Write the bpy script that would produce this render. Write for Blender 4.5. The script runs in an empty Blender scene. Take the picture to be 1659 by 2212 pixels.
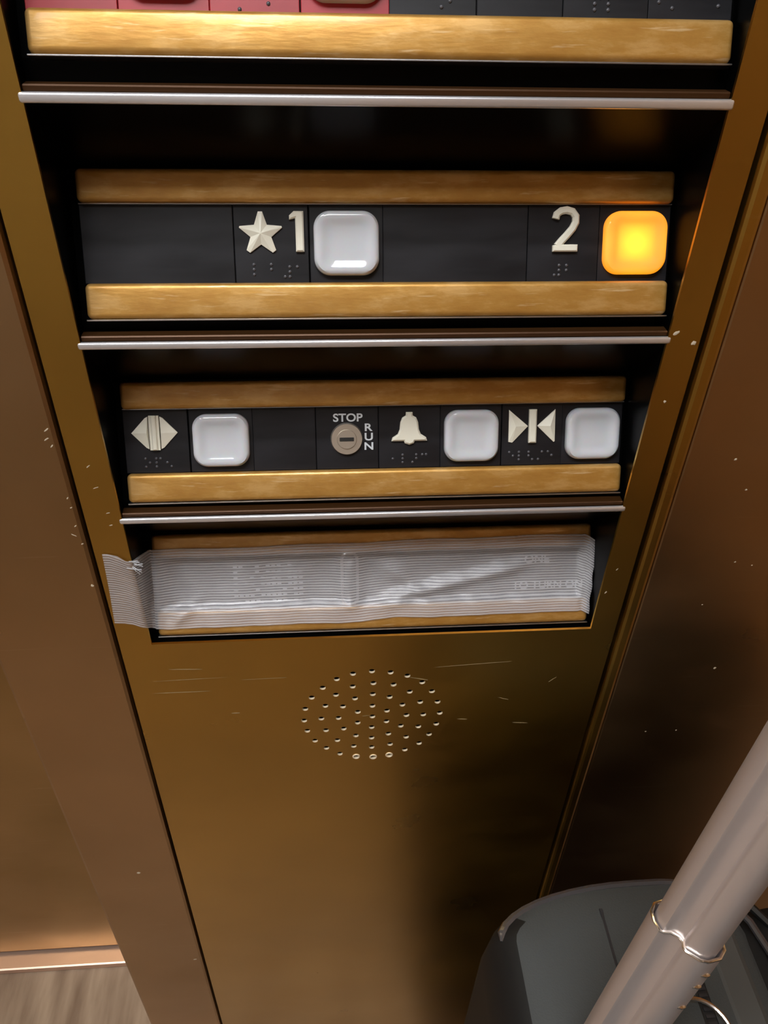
import bpy, bmesh, math, random
from mathutils import Vector, Matrix
random.seed(7)
C = bpy.context.scene.collection
MM = 0.001
H = 1.22                      # height of the lens above the cab floor
PI = math.pi

# ------------------------------------------------------------------ materials
def mat(name, base=(.5,.5,.5), rough=.5, metal=0., spec=.5, coat=0.):
    m = bpy.data.materials.new(name); m.use_nodes = True
    b = m.node_tree.nodes['Principled BSDF']
    b.inputs['Base Color'].default_value = (*base, 1)
    b.inputs['Roughness'].default_value = rough
    b.inputs['Metallic'].default_value = metal
    b.inputs['Specular IOR Level'].default_value = spec
    b.inputs['Coat Weight'].default_value = coat
    return m
def bsdf(m): return m.node_tree.nodes['Principled BSDF']
def noise(m, scale, detail=4, stretch=(1,1,1), rot=(0,0,0), rough=.5):
    nt = m.node_tree
    tc = nt.nodes.new('ShaderNodeTexCoord'); mp = nt.nodes.new('ShaderNodeMapping')
    mp.inputs['Scale'].default_value = stretch; mp.inputs['Rotation'].default_value = rot
    n = nt.nodes.new('ShaderNodeTexNoise'); n.inputs['Scale'].default_value = scale
    n.inputs['Detail'].default_value = detail; n.inputs['Roughness'].default_value = rough
    nt.links.new(tc.outputs['Object'], mp.inputs['Vector']); nt.links.new(mp.outputs[0], n.inputs['Vector'])
    return n.outputs['Fac']
def ramp(m, fac, stops):
    r = m.node_tree.nodes.new('ShaderNodeValToRGB'); e = r.color_ramp.elements
    e[0].position, e[0].color = stops[0][0], (*stops[0][1], 1)
    e[1].position, e[1].color = stops[-1][0], (*stops[-1][1], 1)
    for p, c in stops[1:-1]:
        k = e.new(p); k.color = (*c, 1)
    m.node_tree.links.new(fac, r.inputs['Fac']); return r.outputs['Color']
def mixc(m, a, b, fac, mode='MIX'):
    x = m.node_tree.nodes.new('ShaderNodeMix'); x.data_type = 'RGBA'; x.blend_type = mode
    L = m.node_tree.links
    if isinstance(fac, float): x.inputs[0].default_value = fac
    else: L.new(fac, x.inputs[0])
    for s, v in ((6, a), (7, b)):
        if isinstance(v, tuple): x.inputs[s].default_value = (*v, 1)
        else: L.new(v, x.inputs[s])
    return x.outputs[2]
def bump(m, fac, strength=.2, dist=.001):
    b = m.node_tree.nodes.new('ShaderNodeBump'); b.inputs['Strength'].default_value = strength
    b.inputs['Distance'].default_value = dist
    m.node_tree.links.new(fac, b.inputs['Height']); m.node_tree.links.new(b.outputs[0], bsdf(m).inputs['Normal'])
def link(m, out, inp): m.node_tree.links.new(out, bsdf(m).inputs[inp])

def bronze(name, dark, light, rough=(.26,.42), scratch=(.75,.60,.42), amt=.5):
    m = mat(name, light, .3, 1.)
    big = ramp(m, noise(m, 5, 3), [(.3, dark), (.7, light)])
    s1 = ramp(m, noise(m, 30, 6, (.35,1,9), (0,.06,0)), [(.68, (0,0,0)), (.86, (amt,)*3)])
    col = mixc(m, big, scratch, s1); link(m, col, 'Base Color')
    rr = ramp(m, noise(m, 9, 5, (1,1,1.6)), [(.3, (rough[0],)*3), (.75, (rough[1],)*3)]); link(m, rr, 'Roughness')
    bump(m, noise(m, 260, 3, (1,1,.6)), .06, .0006)
    return m
M = {}
M['face']  = bronze('olive_bronze_metal', (.44,.255,.035), (.56,.33,.05), scratch=(.72,.56,.32), amt=.14)
bsdf(M['face']).inputs['Coat Weight'].default_value = .6; bsdf(M['face']).inputs['Coat Roughness'].default_value = .28
M['wall']  = bronze('red_bronze_metal', (.40,.26,.13), (.52,.34,.18), amt=.35)
M['door']  = bronze('door_bronze_metal', (.38,.25,.10), (.50,.33,.15), (.3,.5), amt=.3)
M['rim']   = mat('bare_metal_edge', (.95,.82,.6), .45, .3)
M['brass'] = mat('worn_brass', (.7,.45,.17), .42, .5, .5, .45)
bsdf(M['brass']).inputs['Coat Roughness'].default_value = .14
bc = ramp(M['brass'], noise(M['brass'], 75, 7, (.6,1,1.6), (0,.25,0), .65), [(.34, (.46,.225,.042)), (.5, (.53,.28,.06)), (.64, (.64,.375,.12))])
sc = ramp(M['brass'], noise(M['brass'], 260, 5, (.22,1,2.6), (0,.45,0)), [(.62, (0,0,0)), (.72, (.42,)*3)])
link(M['brass'], mixc(M['brass'], bc, (.95,.75,.45), sc), 'Base Color')
bump(M['brass'], noise(M['brass'], 200, 6, (.4,1,1.8), (0,.3,0)), .3, .0006)
M['gloss'] = mat('black_gloss_plastic', (.0012,.0012,.0012), .28, 0, .05)
M['plate'] = mat('black_satin_laminate', (.012,.012,.014), .42, 0, .3)
pc = ramp(M['plate'], noise(M['plate'], 60, 6, (.25,1,1.6), (0,.12,0)), [(.35, (.005,.005,.0062)), (.8, (.018,.018,.022))])
link(M['plate'], pc, 'Base Color')
link(M['plate'], ramp(M['plate'], noise(M['plate'], 90, 5, (.3,1,1.5)), [(.3, (.34,)*3), (.7, (.52,)*3)]), 'Roughness')
M['red']   = mat('red_laminate', (.50,.022,.035), .4)
link(M['red'], ramp(M['red'], noise(M['red'], 60, 5, (.5,1,1)), [(.3, (.27,.008,.014)), (.8, (.40,.02,.03))]), 'Base Color')
M['steel'] = mat('satin_aluminium', (.62,.63,.66), .28, 1.)
M['lip']   = mat('grey_divider_metal', (.86,.87,.92), .3, .8)
M['cream'] = mat('cream_plastic', (.80,.78,.66), .38)
M['white'] = mat('milky_white_plastic', (.58,.605,.65), .13, 0, .5, .5)
bsdf(M['white']).inputs['Coat Roughness'].default_value = .06
bsdf(M['white']).inputs['Subsurface Weight'].default_value = .25
bsdf(M['white']).inputs['Subsurface Scale'].default_value = .004
M['print'] = mat('white_print', (.62,.66,.70), .5)
M['nickel']= mat('worn_nickel', (.55,.50,.43), .35, .8)
M['well']  = mat('lamp_well_white', (.8,.8,.78), .6)
M['ledge'] = mat('brown_ledge_reflection', (.06,.024,.006), .42, .5)
M['slot']  = mat('dark_slot', (.01,.009,.008), .6)
M['dot']   = mat('black_gloss_dot', (.07,.07,.08), .2)
M['groove']= mat('dark_gap', (.006,.004,.003), .7)
M['speck'] = mat('bare_metal_fleck', (.75,.66,.50), .5, .2)
M['rub_glint']   = mat('rub_and_highlight_mark', (.50,.38,.19), .45, .35)
# amber lens: light from the little bulb inside passes through it
def amber():
    m = bpy.data.materials.new('amber_lens'); m.use_nodes = True; nt = m.node_tree; nt.nodes.clear()
    o = nt.nodes.new('ShaderNodeOutputMaterial'); t = nt.nodes.new('ShaderNodeBsdfTranslucent')
    t.inputs['Color'].default_value = (1,.50,.045,1)
    d = nt.nodes.new('ShaderNodeBsdfDiffuse'); d.inputs['Color'].default_value = (.92,.48,.14,1)
    g = nt.nodes.new('ShaderNodeBsdfGlossy'); g.inputs['Roughness'].default_value = .15
    a = nt.nodes.new('ShaderNodeMixShader'); a.inputs[0].default_value = .5
    b = nt.nodes.new('ShaderNodeMixShader'); b.inputs[0].default_value = .05
    L = nt.links; L.new(t.outputs[0], a.inputs[1]); L.new(d.outputs[0], a.inputs[2])
    L.new(a.outputs[0], b.inputs[1]); L.new(g.outputs[0], b.inputs[2]); L.new(b.outputs[0], o.inputs[0]); return m
M['amber'] = amber()
# ribbed translucent tape
def tape():
    m = bpy.data.materials.new('ribbed_silver_tape'); m.use_nodes = True; nt = m.node_tree; L = nt.links
    b = nt.nodes['Principled BSDF']; o = nt.nodes['Material Output']
    b.inputs['Base Color'].default_value = (.50,.49,.52,1); b.inputs['Roughness'].default_value = .32
    b.inputs['Metallic'].default_value = .15; b.inputs['Specular IOR Level'].default_value = .6
    uv = nt.nodes.new('ShaderNodeUVMap')
    mp = nt.nodes.new('ShaderNodeMapping'); L.new(uv.outputs[0], mp.inputs[0])
    w = nt.nodes.new('ShaderNodeTexWave'); w.bands_direction = 'Y'; w.inputs['Scale'].default_value = 1.0
    w.inputs['Distortion'].default_value = .15; mp.inputs['Scale'].default_value = (1, 9.4, 1)
    L.new(mp.outputs[0], w.inputs['Vector'])
    n = nt.nodes.new('ShaderNodeTexNoise'); n.inputs['Scale'].default_value = 14; n.inputs['Detail'].default_value = 4
    L.new(uv.outputs[0], n.inputs['Vector'])
    ad = nt.nodes.new('ShaderNodeMath'); ad.operation = 'MULTIPLY_ADD'; ad.inputs[1].default_value = 1.0
    L.new(w.outputs['Fac'], ad.inputs[0]); L.new(n.outputs['Fac'], ad.inputs[2])
    bp = nt.nodes.new('ShaderNodeBump'); bp.inputs['Strength'].default_value = .38; bp.inputs['Distance'].default_value = .0006
    L.new(ad.outputs[0], bp.inputs['Height']); L.new(bp.outputs[0], b.inputs['Normal'])
    cr = nt.nodes.new('ShaderNodeValToRGB'); cr.color_ramp.elements[0].color = (.66,.65,.70,1); cr.color_ramp.elements[1].color = (.90,.90,.92,1)
    L.new(w.outputs['Fac'], cr.inputs[0]); L.new(cr.outputs[0], b.inputs['Base Color'])
    t = nt.nodes.new('ShaderNodeBsdfTransparent'); t.inputs[0].default_value = (1,1,1,1)
    mx = nt.nodes.new('ShaderNodeMixShader')
    fr = nt.nodes.new('ShaderNodeMapRange'); fr.inputs['To Min'].default_value = .24; fr.inputs['To Max'].default_value = .44
    L.new(w.outputs['Fac'], fr.inputs['Value']); L.new(fr.outputs[0], mx.inputs[0])
    L.new(t.outputs[0], mx.inputs[1]); L.new(b.outputs[0], mx.inputs[2]); L.new(mx.outputs[0], o.inputs[0])
    return m
M['tape'] = tape()
M['case']  = mat('grey_black_nylon', (.05,.056,.056), .7, 0, .5)
bump(M['case'], noise(M['case'], 900, 2), .35, .0005)
bsdf(M['case']).inputs['Sheen Weight'].default_value = .05
M['pocket_side_shade']= mat('black_pocket_and_shade_nylon', (.010,.010,.010), .6, 0, .3)  # pocket cloth; on the body it paints the shaded faces dark
M['vinyl'] = mat('black_vinyl_piping', (.03,.03,.033), .3)
M['pipe']  = mat('glossy_dark_piping', (.045,.045,.05), .22, 0, 1., 1.)
M['zip']   = mat('dark_zip', (.03,.03,.03), .4, .5)
M['strap'] = mat('grey_webbing', (.07,.07,.065), .7)
M['alu']   = mat('champagne_aluminium', (.74,.67,.655), .42, .75)
M['chrome']= mat('chrome', (.85,.8,.75), .15, 1.)
M['floor'] = mat('tan_vinyl_floor', (.4,.3,.2), .45)
fc = ramp(M['floor'], noise(M['floor'], 14, 6, (3.2,.5,1)), [(.3, (.22,.145,.095)), (.5, (.36,.26,.18)), (.72, (.50,.38,.27))])
link(M['floor'], fc, 'Base Color')
M['sill']  = mat('threshold_metal', (.72,.50,.38), .35, .7)
M['lam']   = mat('cab_laminate', (.42,.30,.20), .4)
link(M['lam'], ramp(M['lam'], noise(M['lam'], 3, 5, (6,6,.6)), [(.3,(.40,.36,.32)), (.7,(.52,.47,.42))]), 'Base Color')
M['warm']  = mat('warm_reflection_laminate', (.42,.27,.14), .4)
link(M['warm'], ramp(M['warm'], noise(M['warm'], 3, 5, (6,6,.6)), [(.3,(.35,.195,.09)), (.7,(.47,.29,.14))]), 'Base Color')
M['ceil']  = mat('ceiling_white', (.6,.58,.55), .6)
M['frame'] = mat('lamp_frame', (.6,.6,.6), .4, .8)
lampm = mat('lamp_diffuser', (.9,.9,.9), .5)
bsdf(lampm).inputs['Emission Color'].default_value = (.97,.985,1,1); bsdf(lampm).inputs['Emission Strength'].default_value = 12.0
M['lamp'] = lampm
M['lamp2'] = lampm.copy(); bsdf(M['lamp2']).inputs['Emission Strength'].default_value = 9.0

# ------------------------------------------------------------------ helpers
def obj(name, bm, m, parent=None, loc=(0,0,0), rot=(0,0,0), smooth=False):
    me = bpy.data.meshes.new(name)
    bm.normal_update(); bm.to_mesh(me); bm.free()
    for x in (m if isinstance(m, (list, tuple)) else [m]): me.materials.append(x)
    o = bpy.data.objects.new(name, me); C.objects.link(o)
    o.parent = parent; o.location = loc; o.rotation_euler = rot
    if smooth:
        for p in me.polygons: p.use_smooth = True
        me.set_sharp_from_angle(angle=math.radians(35))
    return o
def box(w, d, h, c=(0,0,0), bev=0., seg=2, bm=None):
    """a bevelled box, mm"""
    b = bmesh.new(); bmesh.ops.create_cube(b, size=1)
    for v in b.verts: v.co = Vector((v.co.x*w, v.co.y*d, v.co.z*h))*MM
    if bev > 0: bmesh.ops.bevel(b, geom=b.edges[:]+b.verts[:], offset=bev*MM, segments=seg, affect='EDGES', profile=.5)
    for v in b.verts: v.co += Vector(c)*MM
    if bm is None: return b
    me = bpy.data.meshes.new('t'); b.to_mesh(me); b.free(); bm.from_mesh(me); bpy.data.meshes.remove(me); return bm
def prism(pts, d, bev=0., bm=None, back=0.):
    """outline (x, z) mm raised d mm towards the viewer (-y) from y=back; optional chamfer"""
    b = bm or bmesh.new(); n = len(pts)
    A = [b.verts.new(Vector((x, back, z))*MM) for x, z in pts]
    if bev <= 0:
        B = [b.verts.new(Vector((x, back-d, z))*MM) for x, z in pts]
        rings = [A, B]
    else:
        B = [b.verts.new(Vector((x, back-d+bev, z))*MM) for x, z in pts]
        ins = inset(pts, bev); Cc = [b.verts.new(Vector((x, back-d, z))*MM) for x, z in ins]
        rings = [A, B, Cc]
    for P, Q in zip(rings, rings[1:]):
        for i in range(n):
            j = (i+1) % n; b.faces.new((P[i], P[j], Q[j], Q[i]))
    b.faces.new(rings[-1]); b.faces.new(A[::-1])
    bmesh.ops.recalc_face_normals(b, faces=b.faces[:])
    return b
def inset(pts, t):
    n = len(pts); out = []
    ar = sum(pts[i][0]*pts[(i+1)%n][1]-pts[(i+1)%n][0]*pts[i][1] for i in range(n))
    sg = 1 if ar > 0 else -1
    for i in range(n):
        p0, p1, p2 = Vector(pts[i-1]), Vector(pts[i]), Vector(pts[(i+1)%n])
        e1 = (p1-p0).normalized(); e2 = (p2-p1).normalized()
        n1 = Vector((-e1.y, e1.x))*sg; n2 = Vector((-e2.y, e2.x))*sg
        k = n1+n2; l = k.length
        if l < 1e-6: out.append((p1+n1*t)[:]); continue
        k /= l; c = max(.35, k.dot(n1)); out.append((p1+k*t/c)[:])
    return out
def fan(pts, d0, apex, d1, bm=None):
    """faceted symbol: outline raised d0, then facets to an apex (x, z) at height d1"""
    b = bm or bmesh.new(); n = len(pts)
    A = [b.verts.new(Vector((x, 0, z))*MM) for x, z in pts]
    B = [b.verts.new(Vector((x, -d0, z))*MM) for x, z in pts]
    t = b.verts.new(Vector((apex[0], -d1, apex[1]))*MM)
    for i in range(n):
        j = (i+1) % n; b.faces.new((A[i], A[j], B[j], B[i])); b.faces.new((B[i], B[j], t))
    b.faces.new(A[::-1]); bmesh.ops.recalc_face_normals(b, faces=b.faces[:]); return b
def rrect(w, h, r, seg=8):
    o = []
    for cx, cz, a0 in ((w/2-r, h/2-r, 0), (-w/2+r, h/2-r, 90), (-w/2+r, -h/2+r, 180), (w/2-r, -h/2+r, 270)):
        for k in range(seg+1):
            a = math.radians(a0+90*k/seg); o.append((cx+r*math.cos(a), cz+r*math.sin(a)))
    return o
def tube(path, r, bm=None, seg=10, closed=False):
    b = bm or bmesh.new(); P = [Vector(p) for p in path]; n = len(P); rings = []
    up = None
    for i, p in enumerate(P):
        a = P[i-1] if (i or closed) else p; c = P[(i+1) % n] if (i < n-1 or closed) else p
        t = (c-a).normalized()
        if up is None: up = t.orthogonal().normalized()
        up = (up - t*up.dot(t)).normalized(); s = t.cross(up)
        rr = r[i] if isinstance(r, (list, tuple)) else r
        rings.append([b.verts.new(p+(up*math.cos(2*PI*k/seg)+s*math.sin(2*PI*k/seg))*rr) for k in range(seg)])
    prs = list(zip(rings, rings[1:])) + ([(rings[-1], rings[0])] if closed else [])
    for A, B in prs:
        for k in range(seg): b.faces.new((A[k], A[(k+1)%seg], B[(k+1)%seg], B[k]))
    if not closed: b.faces.new(rings[0][::-1]); b.faces.new(rings[-1])
    bmesh.ops.recalc_face_normals(b, faces=b.faces[:])
    return b
def text(s, size, ext, off=0., bev=0., sx=1.):
    """lettering as solid mesh in the x/z plane, raised towards -y; size in mm"""
    cu = bpy.data.curves.new('t', 'FONT'); cu.body = s; cu.size = size*MM; cu.extrude = ext*MM/2
    cu.offset = off*MM; cu.bevel_depth = bev*MM; cu.align_x = 'CENTER'; cu.align_y = 'CENTER'
    o = bpy.data.objects.new('t', cu); C.objects.link(o)
    me = bpy.data.meshes.new_from_object(o.evaluated_get(bpy.context.evaluated_depsgraph_get()))
    b = bmesh.new(); b.from_mesh(me)
    bpy.data.objects.remove(o); bpy.data.curves.remove(cu); bpy.data.meshes.remove(me)
    xs = [v.co.x for v in b.verts]; ys = [v.co.y for v in b.verts]
    cx, cy = (min(xs)+max(xs))/2, (min(ys)+max(ys))/2
    for v in b.verts: v.co = Vector(((v.co.x-cx)*sx, -(v.co.z+ext*MM/2), v.co.y-cy))
    return b
def tag(o, label=None, cat=None, group=None, kind=None):
    if label: o['label'] = label
    if cat: o['category'] = cat
    if group: o['group'] = group
    if kind: o['kind'] = kind
    return o
def W(x, y, z): return Vector((x*MM, y*MM, H+z*MM))   # mm, heights counted from the lens

# ------------------------------------------------------------------ the lift cab
def slab(name, x0, x1, y0, y1, z0, z1, m, bev=0.):
    """box between metre limits, z from the floor"""
    c = Vector(((x0+x1)/2, (y0+y1)/2, (z0+z1)/2))
    o = obj(name, box((x1-x0)*1000, (y1-y0)*1000, (z1-z0)*1000, (0,0,0), bev), m, None, c)
    return tag(o, kind='structure')
CE = 2.3
slab('floor', -1.35, .9, -1.75, .3, -.03, 0, M['floor'])
slab('ceiling', -1.35, .9, -1.75, .3, CE, CE+.03, M['ceil'])
slab('wall_back', -1.35, 0, -1.75, -1.72, 0, CE, M['lam'])
slab('wall_back_right', 0, .9, -1.75, -1.72, 0, CE, M['warm'])  # unseen back wall split in two tones to shape the metal's reflections
slab('wall_left', -1.35, -1.32, -1.72, .3, 0, CE, M['lam'])
slab('wall_right', .87, .9, -1.72, .3, 0, CE, M['warm'])
wl = slab('wall_front_left', -.1975, -.1274, 0, .24, 0, CE, M['wall'], 2.5)
wr = slab('wall_front_right', .1835, .87, 0, .24, 0, CE, M['wall'], 1.2)
slab('wall_front', -.1274, .1835, .075, .24, 0, CE, M['groove'])
slab('wall_front_lower', -.1255, .1720, .003, .075, 0, .21, M['face'])
slab('door_1', -1.32, -.1975, .207, .24, .02, CE, M['door'])
slab('trim_1', -1.32, -.1975, .184, .24, 0, .012, M['sill'], 3)
slab('trim_2', .1752, .1832, -.0012, .02, 0, CE, M['face'], 2.2)
def flecks(name, host, pts, m):
    b = bmesh.new(); L = Matrix.Identity(4)
    inv = host.matrix_basis.inverted()
    if host.parent: inv = inv @ host.parent.matrix_basis.inverted()
    for x, z, w, h, a in pts:
        n = 9; vs = []
        for k in range(n):
            t = 2*PI*k/n; q = random.uniform(.65, 1.1)
            px, pz = math.cos(t)*w/2*q, math.sin(t)*h/2*q
            p = W(x+px*math.cos(a)-pz*math.sin(a), -.02, z+px*math.sin(a)+pz*math.cos(a)); vs.append(inv @ p)
        top = b.verts.new(sum(vs, Vector())/n + Vector((0, -min(w,h)*.12*MM, 0)))
        rv = [b.verts.new(v) for v in vs]
        for k in range(n): b.faces.new((rv[k], rv[(k+1)%n], top))
    bmesh.ops.recalc_face_normals(b, faces=b.faces[:])
    o = obj(name, b, m, host, smooth=True); tag(o, kind='stuff'); return o

# ceiling lights, two panels
def ceiling_light(x, y, label, lm='lamp'):
    t = bpy.data.objects.new('ceiling_light', None); C.objects.link(t); t.location = (x, y, CE-.001)
    tag(t, label, 'ceiling light')
    fr = bmesh.new()
    for w, d, c in ((560, 20, (0,-270,0)), (560, 20, (0,270,0)), (20, 520, (-270,0,0)), (20, 520, (270,0,0))):
        box(w, d, 16, (c[0], c[1], -8), 2, 1, fr)
    obj('lamp_frame', fr, M['frame'], t); obj('diffuser', box(516, 516, 6, (0,0,-6)), M[lm], t); return t
ceiling_light(-.16, -.62, 'square white ceiling light panel straight above the control panel')
ceiling_light(-.92, -.62, 'dimmer square white ceiling light panel over the door side', 'lamp2')

# ------------------------------------------------------------------ control panel
X0, X1 = -107., 156.8         # inner opening of the faceplate
FX0, FX1 = -125.3, 172.3
ROOT = W(23.5, 0, -1010)
panel = bpy.data.objects.new('elevator_control_panel', None); C.objects.link(panel); panel.location = ROOT
tag(panel, 'tall bronze lift control panel with four slanted black button rows and a round speaker grille', 'elevator panel')
def PL(x, y, z): return W(x, y, z)-ROOT

# faceplate: real sheet with the opening and the speaker holes punched through
SC, SR = (24.2, -425.), (0., 11.3, 22.4, 33.4, 44.6)
holes = [(SC[0], SC[1])]
for r, n in zip(SR[1:], (6, 12, 16, 24)):
    for k in range(n):
        a = 2*PI*k/n + PI/2 + (0.02 if n == 24 else 0)
        holes.append((SC[0]+r*math.cos(a)+random.uniform(-.4,.4), SC[1]+r*math.sin(a)*1.01+random.uniform(-.4,.4)))
def sheet(splines, thick):
    cu = bpy.data.curves.new('t', 'CURVE'); cu.dimensions = '2D'; cu.fill_mode = 'BOTH'; cu.extrude = thick*MM/2
    for s in splines:
        sp = cu.splines.new('POLY'); sp.points.add(len(s)-1); sp.use_cyclic_u = True
        for i, p in enumerate(s): sp.points[i].co = (p[0]*MM, p[1]*MM, 0, 1)
    o = bpy.data.objects.new('t', cu); C.objects.link(o)
    me = bpy.data.meshes.new_from_object(o.evaluated_get(bpy.context.evaluated_depsgraph_get()))
    b = bmesh.new(); b.from_mesh(me); bpy.data.objects.remove(o); bpy.data.curves.remove(cu); bpy.data.meshes.remove(me)
    return b
ZT, ZB, OT, OB = 330, -1010, 18, -348.6
sp = [[(FX0, ZT), (FX1, ZT), (FX1, ZB), (FX0, ZB)], [(X0, OT), (X1, OT), (X1, OB), (X0, OB)]]
HR = 1.95
for hx, hz in holes:
    sp.append([(hx+HR*math.cos(2*PI*k/20), hz+HR*math.sin(2*PI*k/20)) for k in range(20)])
b = sheet(sp, 1.6)
for v in b.verts: v.co = PL(v.co.x*1000, (v.co.z+.8*MM)*1000, v.co.y*1000)
b.normal_update()
for f in b.faces:
    c = f.calc_center_median(); wx, wz = (c.x+ROOT.x)*1000, (c.z+ROOT.z-H)*1000
    if abs(f.normal.y) < .5 and math.hypot(wx-SC[0], wz-SC[1]) < 60: f.material_index = 1
bmesh.ops.recalc_face_normals(b, faces=b.faces[:])
faceplate = obj('faceplate', b, [M['face'], M['rim']], panel)
o = obj('speaker_cone', box(104, 1, 104, (0,0,0), .3), M['slot'], panel, PL(SC[0], 9, SC[1]))
# returns along both long edges of the sheet
for nm, x in (('faceplate_edge', FX0+.6), ('faceplate_edge', FX1-.6)):
    obj(nm, box(1.2, 10, ZT-ZB-1), M['face'], panel, PL(x, 6.7, (ZT+ZB)/2))
for k in (-1, 0, 1):     # bare metal rims round the lowest three holes
    a = -PI/2+.02+k*2*PI/24
    path = [Vector((2.15*math.cos(t), 0, 2.15*math.sin(t)))*MM for t in [2*PI*i/18 for i in range(18)]]
    ho = min(holes, key=lambda h: math.hypot(h[0]-SC[0]-44.6*math.cos(a), h[1]-SC[1]-44.6*math.sin(a)))
    rim = obj('speaker_hole_rim', tube(path, .55*MM, closed=True, seg=8), M['rim'], panel, PL(ho[0], -.05, ho[1]), smooth=True)

# black housing: a saw-tooth moulding, each row leaning back 25 degrees
TL = math.radians(25)
YC = 23.3
ROWS = {1: -20., 2: -121., 3: -222., 4: -321.3}
LIPS = [(-57.8, -61.6), (-155.9, -159.3), (-254.2, -257.6)]
def top_of(zc): return (YC+30.5*math.sin(TL), zc+30.5*math.cos(TL))
def bot_of(zc, s=31.6): return (YC-s*math.sin(TL), zc-s*math.cos(TL))
prof = [(0., 18.)]
for r in (1, 2, 3, 4):
    prof.append(top_of(ROWS[r])); prof.append(bot_of(ROWS[r]))
    if r < 4:
        a, c = LIPS[r-1]; prof += [(9.2, a+.6), (.6, a), (0., a-1.2), (0., c+1.2), (.6, c)]
prof += [(1.7, -350.6)]
b = bmesh.new()
L_ = [b.verts.new(PL(X0-.3, y+.3, z)) for y, z in prof]; R_ = [b.verts.new(PL(X1+.3, y+.3, z)) for y, z in prof]
i2 = next(i for i, q in enumerate(prof) if q == top_of(ROWS[2]))
for i in range(len(prof)-1):
    if i != i2: b.faces.new((L_[i], R_[i], R_[i+1], L_[i+1]))
# window in the second row for the lit button, with a little lamp well behind it
def hp(x, s, dep):
    y, z = YC-s*math.sin(TL)+dep*math.cos(TL), ROWS[2]-s*math.cos(TL)-dep*math.sin(TL)
    return b.verts.new(PL(x, y+.3*(dep == 0), z))
hA = [hp(x, s_, 0) for x, s_ in ((127, -12.3), (152.2, -12.3), (152.2, 12.3), (127, 12.3))]
hB = [hp(x, s_, 13) for x, s_ in ((127, -12.3), (152.2, -12.3), (152.2, 12.3), (127, 12.3))]
oA = [L_[i2], R_[i2], R_[i2+1], L_[i2+1]]
for k in range(4):
    j = (k+1) % 4; b.faces.new((oA[k], oA[j], hA[j], hA[k])); f = b.faces.new((hA[k], hA[j], hB[j], hB[k])); f.material_index = 1
f = b.faces.new(hB); f.material_index = 1
def cap(V, x):
    # side cheeks, deep as the teeth
    f = [b.verts.new(PL(x, 1.7, OT)), b.verts.new(PL(x, 1.7, -350.6)), b.verts.new(PL(x, 44, -350.6)), b.verts.new(PL(x, 44, OT))]
    b.faces.new(f)
cap(L_, X0-.3); cap(R_, X1+.3)
housing = obj('row_housing', b, [M['gloss'], M['well']], panel)
for a, c in LIPS:          # grey metal strip on each divider
    h = a-c; bm_ = box(X1-X0+3.0, 2.6, h, (0,0,0), 1.1, 3)
    s = obj('divider_strip', bm_, M['lip'], panel, PL((X0+X1)/2, .7, (a+c)/2), smooth=True)
    obj('ledge_reflection', box(X1-X0, 5.5, 2.7, (0,0,0), .5, 1), M['ledge'], panel, PL((X0+X1)/2, 4.2, a+.9))  # brown bar put in for the brass reflected on the ledge

ROT = (-TL, 0, 0)
def on_row(r, x, s, off=0.):
    """point on the leaning face of a row: x mm, s mm down the slope, off mm proud"""
    return PL(x, YC-s*math.sin(TL)-off*math.cos(TL), ROWS[r]-s*math.cos(TL)+off*math.sin(TL))
def plate(r, xa, xb, m='plate', label=None):
    p = obj('label_plate', box(xb-xa-.25, 1.2, 33, (0,0,0), .25, 1), M[m], panel, on_row(r, (xa+xb)/2, 0, .6), ROT)
    p['cx'] = (xa+xb)/2
    if label: p['label'] = label
    return p
def local(p, x, s): return Vector(((x-p['cx'])*MM, -.6*MM, -s*MM))
def bars(r):
    for s, h, lab in ((-23.3, 13.6, None), (23.9, 15.0, None)):
        o = obj('brass_bar', box(259.2, 5.4, h, (0,0,0), 2.3, 5), M['brass'], panel, on_row(r, 26.1, s, 2.7), ROT, True)
    obj('edge_strip', box(259.6, 5.2, .7, (0,0,0), .2, 1), M['steel'], panel, on_row(r, 26.1, 31.95, 2.6), ROT)
    obj('edge_strip', box(259.6, 2.0, .35, (0,0,0)), M['steel'], panel, on_row(r, 26.1, -16.4, 1.0), ROT)
for r in ROWS: bars(r)

def button_mesh(w=28.6, h=27.0, hollow=False):
    """rounded-square cap, soft shoulders, shallow dished centre with a crisp inner slope"""
    prof_ = [(1.0, 0.), (1.0, 2.2), (.985, 3.2), (.95, 3.9), (.90, 4.3), (.85, 4.5), (.80, 4.55), (.74, 4.42), (.68, 4.12), (.61, 3.76), (.54, 3.5), (.47, 3.38), (.38, 3.33), (.22, 3.31)]
    b = bmesh.new(); rings = []
    for q, y in prof_:
        r = 7.2 if q > .9 else max(2.2, 7.2*q*.8)
        ww, hh = w*q, h*q
        r = min(r, ww/2-.01, hh/2-.01)
        rings.append([b.verts.new(Vector((x, -y, z))*MM) for x, z in rrect(ww, hh, r, 10)])
    n = len(rings[0])
    for A, B in zip(rings, rings[1:]):
        for i in range(n):
            j = (i+1) % n; b.faces.new((A[i], A[j], B[j], B[i]))
    c = b.verts.new(Vector((0, -3.31, 0))*MM)
    for i in range(n): b.faces.new((rings[-1][i], rings[-1][(i+1)%n], c))
    if not hollow: b.faces.new(rings[0][::-1])
    bmesh.ops.recalc_face_normals(b, faces=b.faces[:])
    return b
def button(r, x, m='white', label='milky white square push button', hollow=False, s=0., pm='plate'):
    p = plate(r, x-16.25, x+16.25, pm)
    p.name = 'button_plate'
    o = obj('button', button_mesh(hollow=hollow), M[m], p, local(p, x, s)+Vector((0,.2*MM,0)), smooth=True)
    if label: o['label'] = label
    return o

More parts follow.
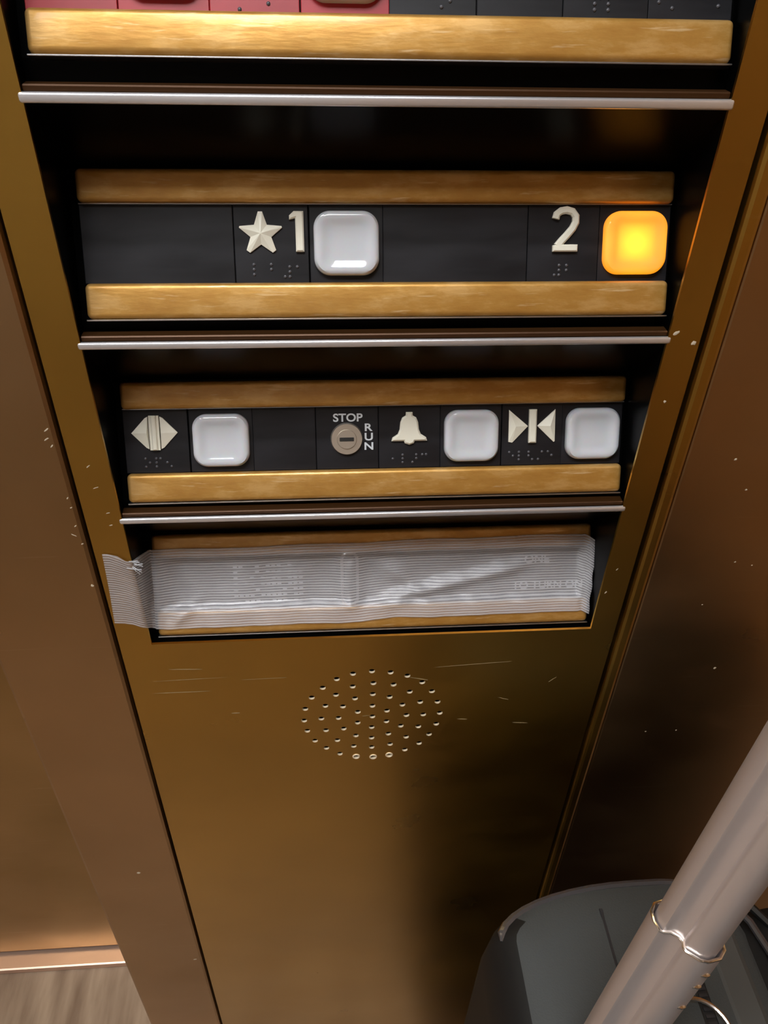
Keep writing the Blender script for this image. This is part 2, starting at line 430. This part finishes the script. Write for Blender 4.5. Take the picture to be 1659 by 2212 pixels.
def symbol(p, name, bm, x, s, m='cream', label=None, smooth=False):
    o = obj(name, bm, M[m], p, local(p, x, s), smooth=smooth)
    if label: o['label'] = label
    return o
def braille(p, x, s, cells, pitch=2.35):
    """dots given as rows of column lists; one mesh for the line"""
    b = bmesh.new()
    for ci, cell in enumerate(cells):
        for d in cell:
            cx = ci*pitch*2.6 + (0 if d <= 3 else pitch); cz = -((d-1) % 3)*pitch
            t = bmesh.ops.create_uvsphere(b, u_segments=10, v_segments=6, radius=.78*MM)
            for v in t['verts']: v.co = Vector((v.co.x, v.co.y*.75, v.co.z)) + Vector((cx, 0, cz))*MM
    w = ((len(cells)-1)*pitch*2.6+pitch)*MM/2
    for v in b.verts: v.co.x -= w
    return symbol(p, 'braille_dots', b, x, s, 'dot', smooth=True)

# ---- second row: star 1, blank, 2 and the lit button
plate(2, -104, -39)
p = plate(2, -39, -6.5, label='black plate with raised cream star and numeral 1')
star = []
for k in range(5):
    a = PI/2+k*2*PI/5; t_ = Vector((9.1*math.cos(a)*1.06, 9.1*math.sin(a))); n_ = Vector((-math.sin(a), math.cos(a)))*(.9 if k in (0, 2, 3) else .35)
    star += [tuple(t_-n_), tuple(t_+n_)]
    a += PI/5; star.append((4.5*math.cos(a)*1.05, 4.5*math.sin(a)))
symbol(p, 'star_symbol', fan(star, .9, (0,0), 2.8), -27.2, -4.2)
one = [(-.6,-8.4), (3.0,-8.4), (3.0,8.4), (-1.2,8.4), (-3.2,6.6), (-3.2,4.9), (-.6,5.6)]
symbol(p, 'numeral_one', prism(one, 2.0, .6), -11.5, -5.0)
braille(p, -27, 8.6, [[1,2,3],[4,5],[3]][:2], 2.1); braille(p, -13.5, 9.6, [[3,4,5,6],[1]], 2.1)
button(2, 10, label='milky white unlit square button right of the star and 1')
plate(2, 26, 91)
p = plate(2, 91, 123.5, label='black plate with raised cream numeral 2')
# numeral 2 as a bevelled ribbon
two = []
path2 = [(-4.6, 4.9), (-4.1, 6.9), (-2.3, 8.2), (.2, 8.6), (2.9, 7.9), (4.5, 5.9), (4.5, 3.4), (3.2, .9), (.8, -1.9), (-1.8, -4.6), (-3.6, -6.7)]
def ribbon(path, w, d, bm=None):
    b = bm or bmesh.new(); P = [Vector(q) for q in path]; n = len(P); rows = []
    for i, q in enumerate(P):
        t = (P[min(i+1, n-1)]-P[max(i-1, 0)]).normalized(); nn = Vector((-t.y, t.x))
        sec = [(-1, 0), (-1, .62), (-.55, 1), (.55, 1), (1, .62), (1, 0)]
        rows.append([b.verts.new(Vector((q.x+nn.x*w/2*u, -d*v, q.y+nn.y*w/2*u))*MM) for u, v in sec])
    for A, B in zip(rows, rows[1:]):
        for k in range(5): b.faces.new((A[k], A[k+1], B[k+1], B[k]))
    b.faces.new(rows[0]); b.faces.new(rows[-1][::-1]); bmesh.ops.recalc_face_normals(b, faces=b.faces[:]); return b
b2 = ribbon(path2, 3.2, 2.1); prism([(-5.6,-9.0), (5.6,-9.0), (5.6,-6.0), (-2.2,-6.0), (-5.6,-6.3)], 2.15, .5, b2)
symbol(p, 'numeral_two', b2, 107.8, -5.4)
braille(p, 107.5, 9.4, [[3,4,5,6],[1,2]], 2.1)
lit = button(2, 139.6, 'amber', 'amber square button glowing bright yellow', True)
bulb = bpy.data.lights.new('call_bulb', 'POINT'); bulb.energy = .006; bulb.color = (1,.74,.28); bulb.shadow_soft_size = .0016
bo = bpy.data.objects.new('button_bulb', bulb); C.objects.link(bo); bo.parent = lit; bo.location = (.0, .0045, 0)
# the lit cap sits on an open ring so that the bulb behind shines through it: cut its plate away
lp = lit.parent; me = lp.data; bmp = bmesh.new()
ring_o = rrect(32.2, 33, .4, 2); ring_i = rrect(27.4, 26, 6.6, 8)
bmp = sheet([ring_o, ring_i], 1.2)
for v in bmp.verts: v.co = Vector((v.co.x, v.co.z, v.co.y))
bmesh.ops.recalc_face_normals(bmp, faces=bmp.faces[:]); me.clear_geometry(); bmp.to_mesh(me); bmp.free()
# well behind the bulb, let into the housing
lit.location.y += 0

# ---- third row
p = plate(3, -104, -71.5, label='black plate with raised cream door open arrows')
b = fan([(-11.6,0), (-4.4,7.6), (-3.0,8.3), (-3.0,-8.3), (-4.4,-7.6)], .8, (-3.6,0), 2.3)
fan([(11.6,0), (4.4,7.6), (3.0,8.3), (3.0,-8.3), (4.4,-7.6)], .8, (3.6,0), 2.3, b)
prism([(-2.5,-8.8), (-1.2,-8.8), (-1.2,8.8), (-2.5,8.8)], 1.4, 0, b); prism([(-1.2,-8.8), (1.4,-8.8), (1.4,8.8), (-1.2,8.8)], 2.6, .5, b); prism([(1.4,-8.8), (2.6,-8.8), (2.6,8.8), (1.4,8.8)], 1.4, 0, b)
symbol(p, 'door_open_symbol', b, -88.4, -4.3); braille(p, -87.5, 9.0, [[1,3,5],[1,2,3,4],[2,6]], 2.1)
button(3, -54.9, label='milky white square button right of the door open arrows')
plate(3, -39, -6.5)
p = plate(3, -6.5, 26, label='black plate with the run stop key switch')
b = bmesh.new(); t = bmesh.ops.create_cone(b, cap_ends=True, segments=40, radius1=8.4*MM, radius2=7.9*MM, depth=2*MM)
for v in b.verts: v.co = Vector((v.co.x, -(v.co.z+1*MM), v.co.y))
bmesh.ops.recalc_face_normals(b, faces=b.faces[:])
key = symbol(p, 'key_switch', b, 9.4, .6, 'nickel', 'round worn nickel key switch', True)
b = bmesh.new(); t = bmesh.ops.create_cone(b, cap_ends=True, segments=32, radius1=5.2*MM, radius2=4.9*MM, depth=.7*MM)
for v in b.verts: v.co = Vector((v.co.x, -(v.co.z+2.3*MM), v.co.y))
box(7.4, .5, 2.0, (0, -2.75, 0), .2, 1, b); bmesh.ops.recalc_face_normals(b, faces=b.faces[:])
for f in b.faces:
    c = f.calc_center_median()
    if -c.y > 2.71*MM or (abs(c.z) < 1.2*MM and -c.y > 2.69*MM): f.material_index = 1
kc = obj('key_slot', b, [M['nickel'], M['slot']], p, local(p, 9.4, .6))
symbol(p, 'stop_lettering', text('STOP', 5.7, .3, .12, sx=1.12), 10.2, -10.4, 'print')
for ch, s in (('R', -5.2), ('U', -.3), ('N', 4.6)):
    symbol(p, 'run_lettering', text(ch, 5.4, .3, .12, sx=1.25), 20.9, s, 'print', 'white letter '+ch)
p = plate(3, 26, 58.5, label='black plate with raised cream alarm bell')
half = [(0,8.4), (1.7,8.4), (1.8,6.6), (3.6,5.6), (4.6,3.2), (5.0,-.6), (6.0,-3.0), (8.8,-4.8), (9.3,-6.6), (2.8,-6.6), (2.3,-7.8), (0,-8.6)]
bell = half + [(-x, z) for x, z in half[-2:0:-1]]
symbol(p, 'bell_symbol', prism(bell, 2.2, .8), 42.0, -4.4); braille(p, 42.2, 9.6, [[2],[1,2,3],[3,4,5],[1,4]], 2.0)
button(3, 74.6, label='milky white square button between bell and door close arrows')
p = plate(3, 91, 123.5, label='black plate with raised cream door close arrows')
b = fan([(-12.6,8.6), (-2.4,0), (-10.6,-8.6), (-12.6,-8.2)], .8, (-9.2,0), 2.4)
fan([(12.0,8.6), (2.6,0), (11.6,-8.6), (12.2,-8.2)], .8, (9.2,0), 2.4, b); prism([(-2.0,-8.8), (2.0,-8.8), (2.0,8.8), (-2.0,8.8)], 2.4, .7, b)
symbol(p, 'door_close_symbol', b, 107.2, -4.4); braille(p, 106.8, 9.4, [[1,5],[1,2,3],[1,2,6],[3,4],[1,5]], 2.0)
button(3, 139.4, label='milky white square button at the right end beside the door close arrows')

# ---- first row: four red units and four black ones, only their lower edges in view
plate(1, -104, -71.5, 'red')
button(1, -55.2, 'white', 'milky square button on red plate', s=-1.2, pm='red')
p = plate(1, -39, -6.5, 'red'); braille(p, -22, 11.0, [[3],[1,4],[2]], 2.0)
button(1, 10, 'white', 'milky square button on red plate beside the black plates', s=-1.0, pm='red')
p = plate(1, 26, 58.5); braille(p, 47, 9.0, [[1,4,6],[2]], 2.0)
plate(1, 58.5, 91)
p = plate(1, 91, 123.5); braille(p, 106.5, 9.0, [[1,2,3,4],[1,2,3]], 2.0)
p = plate(1, 123.5, 156); braille(p, 131, 8.0, [[1,2],[3]], 2.0); braille(p, 151.4, 7.0, [[3]], 2.0)

# ---- fourth row, under the tape
p = plate(4, -104, 156); p['cx'] = 26.
b = bmesh.new()
for i in range(13):
    for j in range(7):
        if random.random() < .28: continue
        box(2.4, .4, 1.1, (-91+8+i*3.2, -.2, 11-j*3.6), .1, 1, b)
small = symbol(p, 'small_print', b, 8+26-8, 2.0, 'print'); tag(small, kind='stuff')
symbol(p, 'one_lettering', text('ONE', 7.4, .4, .1), 124, -8.5, 'print')
symbol(p, 'turn_on_lettering', text('TO TURN ON', 7.0, .4, .1), 131, 8.0, 'print')
ring = [Vector((x, -2.5, z))*MM for x, z in rrect(9.0, 32, 4.0, 6)]
latch = obj('latch_handle', tube(ring, .9*MM, closed=True, seg=8), M['steel'], p, local(p, 10.5, 0)+Vector((0,.8*MM,0)), smooth=True)

# ------------------------------------------------------------------ tape
# path of one tape edge-to-edge line: on the faceplate, over the recess, onto the bar ends, along the row, round the far end
def rowpt(x, s, off): return W(x, YC-s*math.sin(TL)-off*math.cos(TL), ROWS[4]-s*math.cos(TL)+off*math.sin(TL))
def smooth(a, b_, t):
    t = max(0., min(1., (t-a)/(b_-a))); return t*t*(3-2*t)
def prof_off(x, s):
    """height of the tape over the leaning face"""
    onbar = 6.1
    sag = 3.9*smooth(-17.5, -12.5, s)*(1-smooth(12.0, 16.5, s))
    sag *= smooth(-103, -88, x)*.85 + .15
    o = onbar-sag+.5
    o += 2.0*math.exp(-((x-10.5)/6.0)**2)*math.exp(-((s)/14)**4)          # over the latch
    o += 1.6*math.exp(-((x-10.5)/4)**2)*math.exp(-((s-14)/4)**2)
    # a slack fold running from lower middle up to the right
    d = (s-9)+.42*(x-52)*.55
    k = smooth(22, 45, x)*(1-smooth(108, 128, x))
    o += 2.8*k*math.exp(-(d/4.2)**2) - 1.0*k*math.exp(-((d+8)/5)**2)
    d2 = (s-2)-.75*(x-44)
    o += 1.9*math.exp(-(d2/4.5)**2)*math.exp(-((x-44)/13)**2)
    d3 = (x+87)+.9*(s-17)
    o += 1.7*math.exp(-(d3/5)**2)*math.exp(-((s-18)/8)**2)
    o += .25*math.sin(x*.21+s*.1)+.18*math.sin(x*.43-s*.23)
    return max(o, 2.0+2.2*math.exp(-((x-10.5)/9)**4))
NV = 60
cols = []
def top_s(x): return -22.3-2.6*smooth(-100, 140, x)+.35*math.sin(x*.09)
def bot_s(x): return 26.6-2.6*smooth(-80, 150, x)+.9*math.exp(-((x-8)/12)**2)-1.2*math.exp(-((x-38)/14)**2)
us = []
# faceplate part
flap = [(-122.4, -276.2, -2.0, -328.3), (-118.6, -277.0, 0, -329.6), (-114.0, -278.8, 0, -331.2), (-110.0, -281.6, 0, -333.0), (-107.0, -283.2, 0, -334.2)]
for i, (x, zt, sh, zb) in enumerate(flap):
    col = []
    for j in range(NV+1):
        v = j/NV; lift = 2.2 if i == 0 else (.9 if i == 1 else .25)
        wob = .9*math.sin(v*5+i*.6)*(i in (2, 3))
        xx = x + 1.6*(1-v)*(1 if i == 0 else .3) - 1.5*(v if i == 0 else 0)
        jag = (random.uniform(-1.1,1.1) if (j == 0 and i > 1) else 0)
        col.append(W(xx, -.35-lift*(.25+.75*abs(v-.5))-max(0, wob), zt+(zb-zt)*v+jag))
    us.append(x); cols.append(col)
# into the gap: one slack fold against the bar ends
for x, f, oo in ((-105.6, .45, 3.), (-104.6, .9, 4.5), (-104.1, 1., 6.0)):
    col = []
    for j in range(NV+1):
        v = j/NV; A = cols[4][j]; B = rowpt(-103.9, top_s(-100)*(1-v)+bot_s(-100)*v, oo)
        p_ = A.lerp(B, f); p_.x = x*MM + (.0006*math.sin(v*4))*(f < 1)
        col.append(p_)
    us.append(x); cols.append(col)
x = -103.4
while x <= 149.3:
    col = []
    e = smooth(-102.5, -97, x)
    for j in range(NV+1):
        v = j/NV; s = top_s(x)*(1-v)+bot_s(x)*v
        of = prof_off(x, s); of = 6.3+(of-6.3)*e if x < -97 else of
        col.append(rowpt(x, s, of))
    us.append(x); cols.append(col); x += 1.25
for dx, do, ds in ((1.6, -.2, 0), (3.4, -.3, .3), (5.6, .6, 1.2), (8.6, 1.8, 3.0)):
    col = []
    for j in range(NV+1):
        v = j/NV; xx = 149.3+dx*(1.0-.30*v); s = (top_s(149)+ds*1.3)*(1-v)+(bot_s(149)+ds*.6)*v
        col.append(rowpt(xx+.35*math.sin(v*19+dx), s, 6.1+do+.5*math.sin(v*3)))
    us.append(149.3+dx); cols.append(col)
b = bmesh.new(); uvl = b.loops.layers.uv.new('UVMap')
O = W(23, -.6, -305)
V = [[b.verts.new(p_-O) for p_ in c] for c in cols]
for i in range(len(V)-1):
    for j in range(NV):
        f = b.faces.new((V[i][j], V[i][j+1], V[i+1][j+1], V[i+1][j])); f.smooth = True
        for lp_, (a, c) in zip(f.loops, ((i,j), (i,j+1), (i+1,j+1), (i+1,j))):
            lp_[uvl].uv = (us[a]/48., c/NV)
bmesh.ops.recalc_face_normals(b, faces=b.faces[:])
tp = obj('tape_strip', b, M['tape'], None, O)
for p_ in tp.data.polygons: p_.use_smooth = True
sol = tp.modifiers.new('thick', 'SOLIDIFY'); sol.thickness = .00018; sol.offset = 1
tag(tp, 'wide ribbed silver-grey translucent tape stuck across the lowest row of the control panel', 'tape')
# loose torn threads at the tear
b = bmesh.new()
A0 = cols[4][0]-O
for k in range(7):
    st = A0+Vector((random.uniform(-.004,.001), -.001, random.uniform(-.004,.001)))
    en = st+Vector((random.uniform(.003,.008), -.001, random.uniform(-.006,.002)))
    tube([st, (st+en)/2+Vector((0,-.0008,.0006)), en], .00018, b, 5)
obj('torn_threads', b, M['print'], tp)

# ------------------------------------------------------------------ marks on the metal
flecks('paint_flecks', wr, [(210,-225,1.8,1.8,.3), (222,-245,1.6,1.2,0), (232,-297,1.5,1.2,.5), (222,-331,1.2,1.0,.3), (243,-300,1.0,1.0,0), (247,-390,2.2,1.8,.4), (238,-455,1.4,1.4,.2), (216,-455,1.4,1.2,0)], M['speck'])
flecks('paint_flecks', wl, [(-132,-200,3.2,.9,.7), (-133,-205,3.4,.9,.6), (-131.5,-209,2.4,.9,.8), (-131,-240,1.6,.8,.9), (-130.5,-246,1.6,.8,.6), (-131,-258,1.8,.8,.8), (-133,-264,4,.8,-.6), (-130,-270,2,1,.4), (-131,-300,1.8,2.2,.2), (-158,-610,3.4,3.2,.3), (-134,-770,4.2,2.2,.1)], M['speck'])
flecks('scratch_and_glint_marks', faceplate, [(-90,-371.5,27,.8,-.05), (-96,-392.8,46,.9,.0), (-90,-381,60,.6,.03), (88,-377,52,.7,.06), (54,-389,14,.9,-.28), (85,-432,8,1.0,-.1), (124,-438.5,14,1.1,-.12), (-64,-415.5,6,1.3,0), (110,-412,10,.8,-.35), (20,-424,6,.8,.1), (-45,-383,40,.5,.02), (140,-395,8,.8,.8)], M['rub_glint'])  # scratches, and long pale streaks painted as reflected highlights
flecks('metal_chips', faceplate, [(160,-154,3.2,2.2,.8), (169.5,-159,2.6,2.6,1.2), (163.5,-190,1.8,1.8,.5), (-117,-221,3,.6,.7), (-116,-234,3.2,.6,.3), (-113,-250,2.6,.7,.3), (-113,-258,2.2,.6,.3), (163,-300,2,.8,1.1), (160,-318,2.4,1.2,1.1)], M['speck'])

# ------------------------------------------------------------------ suitcase
SO = Vector((.225, -.27, 0))
suit = bpy.data.objects.new('suitcase', None); C.objects.link(suit); suit.location = SO
tag(suit, 'upright dark grey fabric suitcase with raised metal pull handle beside the control panel', 'suitcase')
def outline(x0, x1, y0, y1, r, n=8):
    o = []
    for cx, cy, a0 in ((x1-r, y1-r, 0), (x0+r, y1-r, 90), (x0+r, y0+r, 180), (x1-r, y0+r, 270)):
        for k in range(n+1):
            a = math.radians(a0+90*k/n); o.append((cx+r*math.cos(a), cy+r*math.sin(a)))
    return o
ZTOP = H-.5
def loft(levels, bm=None, capb=True, capt=True):
    b = bm or bmesh.new(); rings = [[b.verts.new(Vector((x, y, z))-SO) for x, y in ol] for ol, z in levels]
    n = len(rings[0])
    for A, B in zip(rings, rings[1:]):
        for i in range(n): b.faces.new((A[i], A[(i+1)%n], B[(i+1)%n], B[i]))
    if capb: b.faces.new(rings[0][::-1])
    if capt: b.faces.new(rings[-1])
    bmesh.ops.recalc_face_normals(b, faces=b.faces[:]); return b
def outline(x0, x1, y0, y1, r, n=10):
    o = []
    for cx, cy, rx, ry, a0 in ((x1-r, y1-r, r, r, 0), (x0+r*2.2, y1-r*.72, r*2.2, r*.72, 90), (x0+r, y0+r, r, r, 180), (x1-r, y0+r, r, r, 270)):
        for k in range(n+1):
            a = math.radians(a0+90*k/n); o.append((cx+rx*math.cos(a), cy+ry*math.sin(a)))
    return o
cx0, cx1, cy0, cy1 = .090, .256, -.470, -.077
lv = [(outline(cx0+.01, cx1, cy0+.01, cy1-.01, .04), .06), (outline(cx0, cx1, cy0, cy1, .045), .075), (outline(cx0-.004, cx1, cy0, cy1+.002, .045), .35),
      (outline(cx0, cx1, cy0, cy1, .045), ZTOP-.045), (outline(cx0+.003, cx1, cy0+.004, cy1-.002, .043), ZTOP-.018), (outline(cx0+.010, cx1-.003, cy0+.01, cy1-.005, .04), ZTOP-.006), (outline(cx0+.017, cx1-.008, cy0+.016, cy1-.012, .035), ZTOP-.001), (outline(cx0+.03, cx1-.02, cy0+.03, cy1-.028, .03), ZTOP+.002)]
bb = loft(lv); bb.normal_update()
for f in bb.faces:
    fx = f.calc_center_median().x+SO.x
    if f.normal.z < .3 or (f.normal.z < .9 and fx < cx0+.022): f.material_index = 1  # shade on the sides and left slope, painted as darker cloth
obj('main_body', bb, [M['case'], M['pocket_side_shade']], suit, smooth=True)
lv = [(outline(cx1-.03, .40, cy0+.02, cy1-.02, .035), .09), (outline(cx1-.03, .40, cy0+.015, cy1-.014, .035), .3), (outline(cx1-.03, .39, cy0+.02, cy1-.014, .035), ZTOP-.04), (outline(cx1-.03, .385, cy0+.03, cy1-.018, .035), ZTOP-.018), (outline(cx1-.02, .375, cy0+.04, cy1-.026, .03), ZTOP-.008), (outline(cx1-.01, .36, cy0+.05, cy1-.036, .025), ZTOP-.004)]
obj('front_pocket', loft(lv), M['pocket_side_shade'], suit, smooth=True)
def rim3(ins, z, x1=cx1): return [Vector((x, y, z))-SO for x, y in outline(cx0+ins, x1-ins*.6, cy0+ins, cy1-ins*.7, .042, 10)]
pp = [Vector((x, y, ZTOP-.007))-SO for x, y in outline(cx0+.009, cx1-.004, cy0+.009, cy1-.004, .042, 10)]
pp = [q for q in pp if q.y+SO.y > cy1-.036]
pp.sort(key=lambda q: q.x)
obj('edge_piping', tube(pp, [.0008]+[.0028]*(len(pp)-2)+[.001], seg=8), M['pipe'], suit, smooth=True)
# raised seam and zip tracks on the top
def strip(x, w, h, m, name, y0=cy0+.03, y1=cy1-.022, wav=0.):
    b = bmesh.new(); n = 24; prev = None
    for i in range(n+1):
        y = y0+(y1-y0)*i/n; q = [Vector((x+dx, y, ZTOP+.0014+dz))-SO for dx, dz in ((-w/2,0), (-w/2*.7,h), (w/2*.7,h), (w/2,0))]
        r_ = [b.verts.new(p_) for p_ in q]
        if prev:
            for k in range(3): b.faces.new((prev[k], prev[k+1], r_[k+1], r_[k]))
        prev = r_
    bmesh.ops.recalc_face_normals(b, faces=b.faces[:]); return obj(name, b, m, suit)
strip(.1635, .0022, .0008, M['vinyl'], 'seam')
strip(.2085, .009, .0014, M['zip'], 'zipper')
strip(.232, .020, .0016, M['strap'], 'webbing_strap')
b = bmesh.new()
for i in range(92):
    y = cy0+.03+i*.0036
    box(5.2, 1.7, 1.0, ((.2085-SO.x)*1000, (y-SO.y)*1000, (ZTOP+.0032)*1000), 0, 1, b)
z_ = obj('zipper_teeth', b, M['vinyl'], suit); tag(z_, kind='stuff')
arc = [Vector((x, y, z))-SO for x, y, z in [(.262, cy0+.03, ZTOP-.10), (.262, cy0+.035, ZTOP-.02), (.262, cy0+.06, ZTOP+.0), (.262, cy0+.1, ZTOP+.001), (.262, cy1-.11, ZTOP+.001), (.2615, cy1-.075, ZTOP+.001), (.260, cy1-.055, ZTOP+.001), (.256, cy1-.035, ZTOP+.0), (.249, cy1-.020, ZTOP-.003), (.240, cy1-.009, ZTOP-.007)]]
obj('pocket_piping', tube(arc, .0024, seg=8), M['pipe'], suit, smooth=True)
arc2 = [p_+Vector((.014, -.002, -.003)) for p_ in arc]
obj('pocket_zipper', tube(arc2, .0026, seg=6), M['zip'], suit, smooth=True)
# chrome ring lying by the handle
rp = [Vector((.1975+.0190*math.cos(t), -.174+.0195*math.sin(t), ZTOP+.006+.002*math.sin(t)))-SO for t in [2*PI*i/36 for i in range(36)]]
obj('chrome_ring', tube(rp, .0013, closed=True, seg=8), M['chrome'], suit, smooth=True)
for dx, dy in ((.03,.04), (.25,.04), (.03,.35), (.25,.35)):
    b = bmesh.new(); bmesh.ops.create_cone(b, cap_ends=True, segments=28, radius1=.029, radius2=.029, depth=.022)
    for v in b.verts: v.co = Vector((v.co.z, v.co.x, v.co.y))
    obj('wheel', b, M['vinyl'], suit, Vector((cx0+dx, cy0+dy, .029))-SO, smooth=True)
# pull handle: oblong grooved tubes
def section(sc, dp=1.):
    s = [(-17.3,-1.5), (-16.6,3.0), (-13.5,6.6), (-9.6,8.6), (-8.2,8.2), (-5.4,5.9), (-1.2,5.4), (1.0,6.2), (2.6,8.6), (4.0,9.2), (10.5,8.4), (13.6,6.8), (17.3,1.5), (17.3,-3.5), (13.5,-8.5), (-13.5,-8.5)]
    return [(a*sc*MM, d_*sc*dp*MM) for a, d_ in s]
def LX(z): return .045*(z-(H-.395))      # the handle leans slightly
def stage(cx, cy, z0, z1, sc, name, flip=1, open_top=False, wall=.0011):
    ax = Vector((.70, -.714, 0)); fw = Vector((-.714, -.70, 0))
    b = bmesh.new()
    def ring(z, k=sc): return [b.verts.new(Vector((cx+LX(z), cy, z))+ax*a*flip+fw*d_-SO) for a, d_ in section(k)]
    R_ = [ring(z0), ring(z1)]
    if open_top:
        k2 = sc-wall/.0173; R_ += [ring(z1, k2), ring(z1-.03, k2)]
    n = len(R_[0])
    for A, B in zip(R_, R_[1:]):
        for i in range(n): b.faces.new((A[i], A[(i+1)%n], B[(i+1)%n], B[i]))
    b.faces.new(R_[0][::-1])
    if not open_top: b.faces.new(R_[-1])
    bmesh.ops.recalc_face_normals(b, faces=b.faces[:])
    bv = [e for e in b.edges if abs((e.verts[0].co-e.verts[1].co).normalized().z) > .99]
    return obj(name, b, M['alu'], suit, smooth=True)
TX, TY = .1363, -.1869
ZC = H-.326
o1 = stage(TX, TY, ZTOP-.01, ZC, .87, 'outer_tube', open_top=True)
rimp = [Vector((TX+LX(ZC), TY, ZC))+Vector((.70,-.714,0))*a+Vector((-.714,-.70,0))*d_-SO for a, d_ in section(.845)]
obj('collar_rim', tube(rimp, .0007, closed=True, seg=8), M['chrome'], suit, smooth=True)
stage(TX, TY, ZC-.028, 1.13, .75, 'inner_tube')
T2 = TY-.19
stage(TX, T2, ZTOP-.01, ZC, .87, 'outer_tube', open_top=True)
stage(TX, T2, ZC-.028, 1.13, .75, 'inner_tube')
obj('grip', box(34, 235, 26, (0,0,0), 9, 4), M['vinyl'], suit, Vector((TX+LX(1.135), (TY+T2)/2, 1.135))-SO, smooth=True)
# small dents on the right flank of the outer tube
for z in (-.339, -.350, -.371):
    b = bmesh.new(); bmesh.ops.create_uvsphere(b, u_segments=12, v_segments=8, radius=.0032)
    for v in b.verts: v.co = Vector((v.co.x*1.0, v.co.y*.5, v.co.z*.45))
    obj('tube_rivet', b, M['chrome'], suit, Vector((TX+LX(H+z), TY, H+z))+Vector((.70,-.714,0))*.0124+Vector((-.714,-.70,0))*.0034-SO, (0, 0, math.radians(-20)), True)

# ------------------------------------------------------------------ camera, world, view
cam = bpy.data.cameras.new('camera'); co = bpy.data.objects.new('camera', cam); C.objects.link(co)
R = Vector((0.9973577, -0.0691313, 0.0223267)); D = Vector((-0.0251413, -0.6167945, -0.7867226)); F = Vector((0.0681582, 0.7840825, -0.6169028))
m3 = Matrix((R, -D, -F)).transposed().to_4x4(); m3.translation = Vector((0, -.32265, H)); co.matrix_world = m3
cam.sensor_fit = 'HORIZONTAL'; cam.sensor_width = 36; cam.lens = 1693.4/1659*36; cam.clip_start = .01
bpy.context.scene.camera = co
w = bpy.data.worlds.new('world'); bpy.context.scene.world = w; w.use_nodes = True
w.node_tree.nodes['Background'].inputs[0].default_value = (.02,.02,.02,1)
vs = bpy.context.scene.view_settings
vs.view_transform = 'Standard'; vs.look = 'None'; vs.exposure = .68; vs.gamma = 1.; vs.use_curve_mapping = False
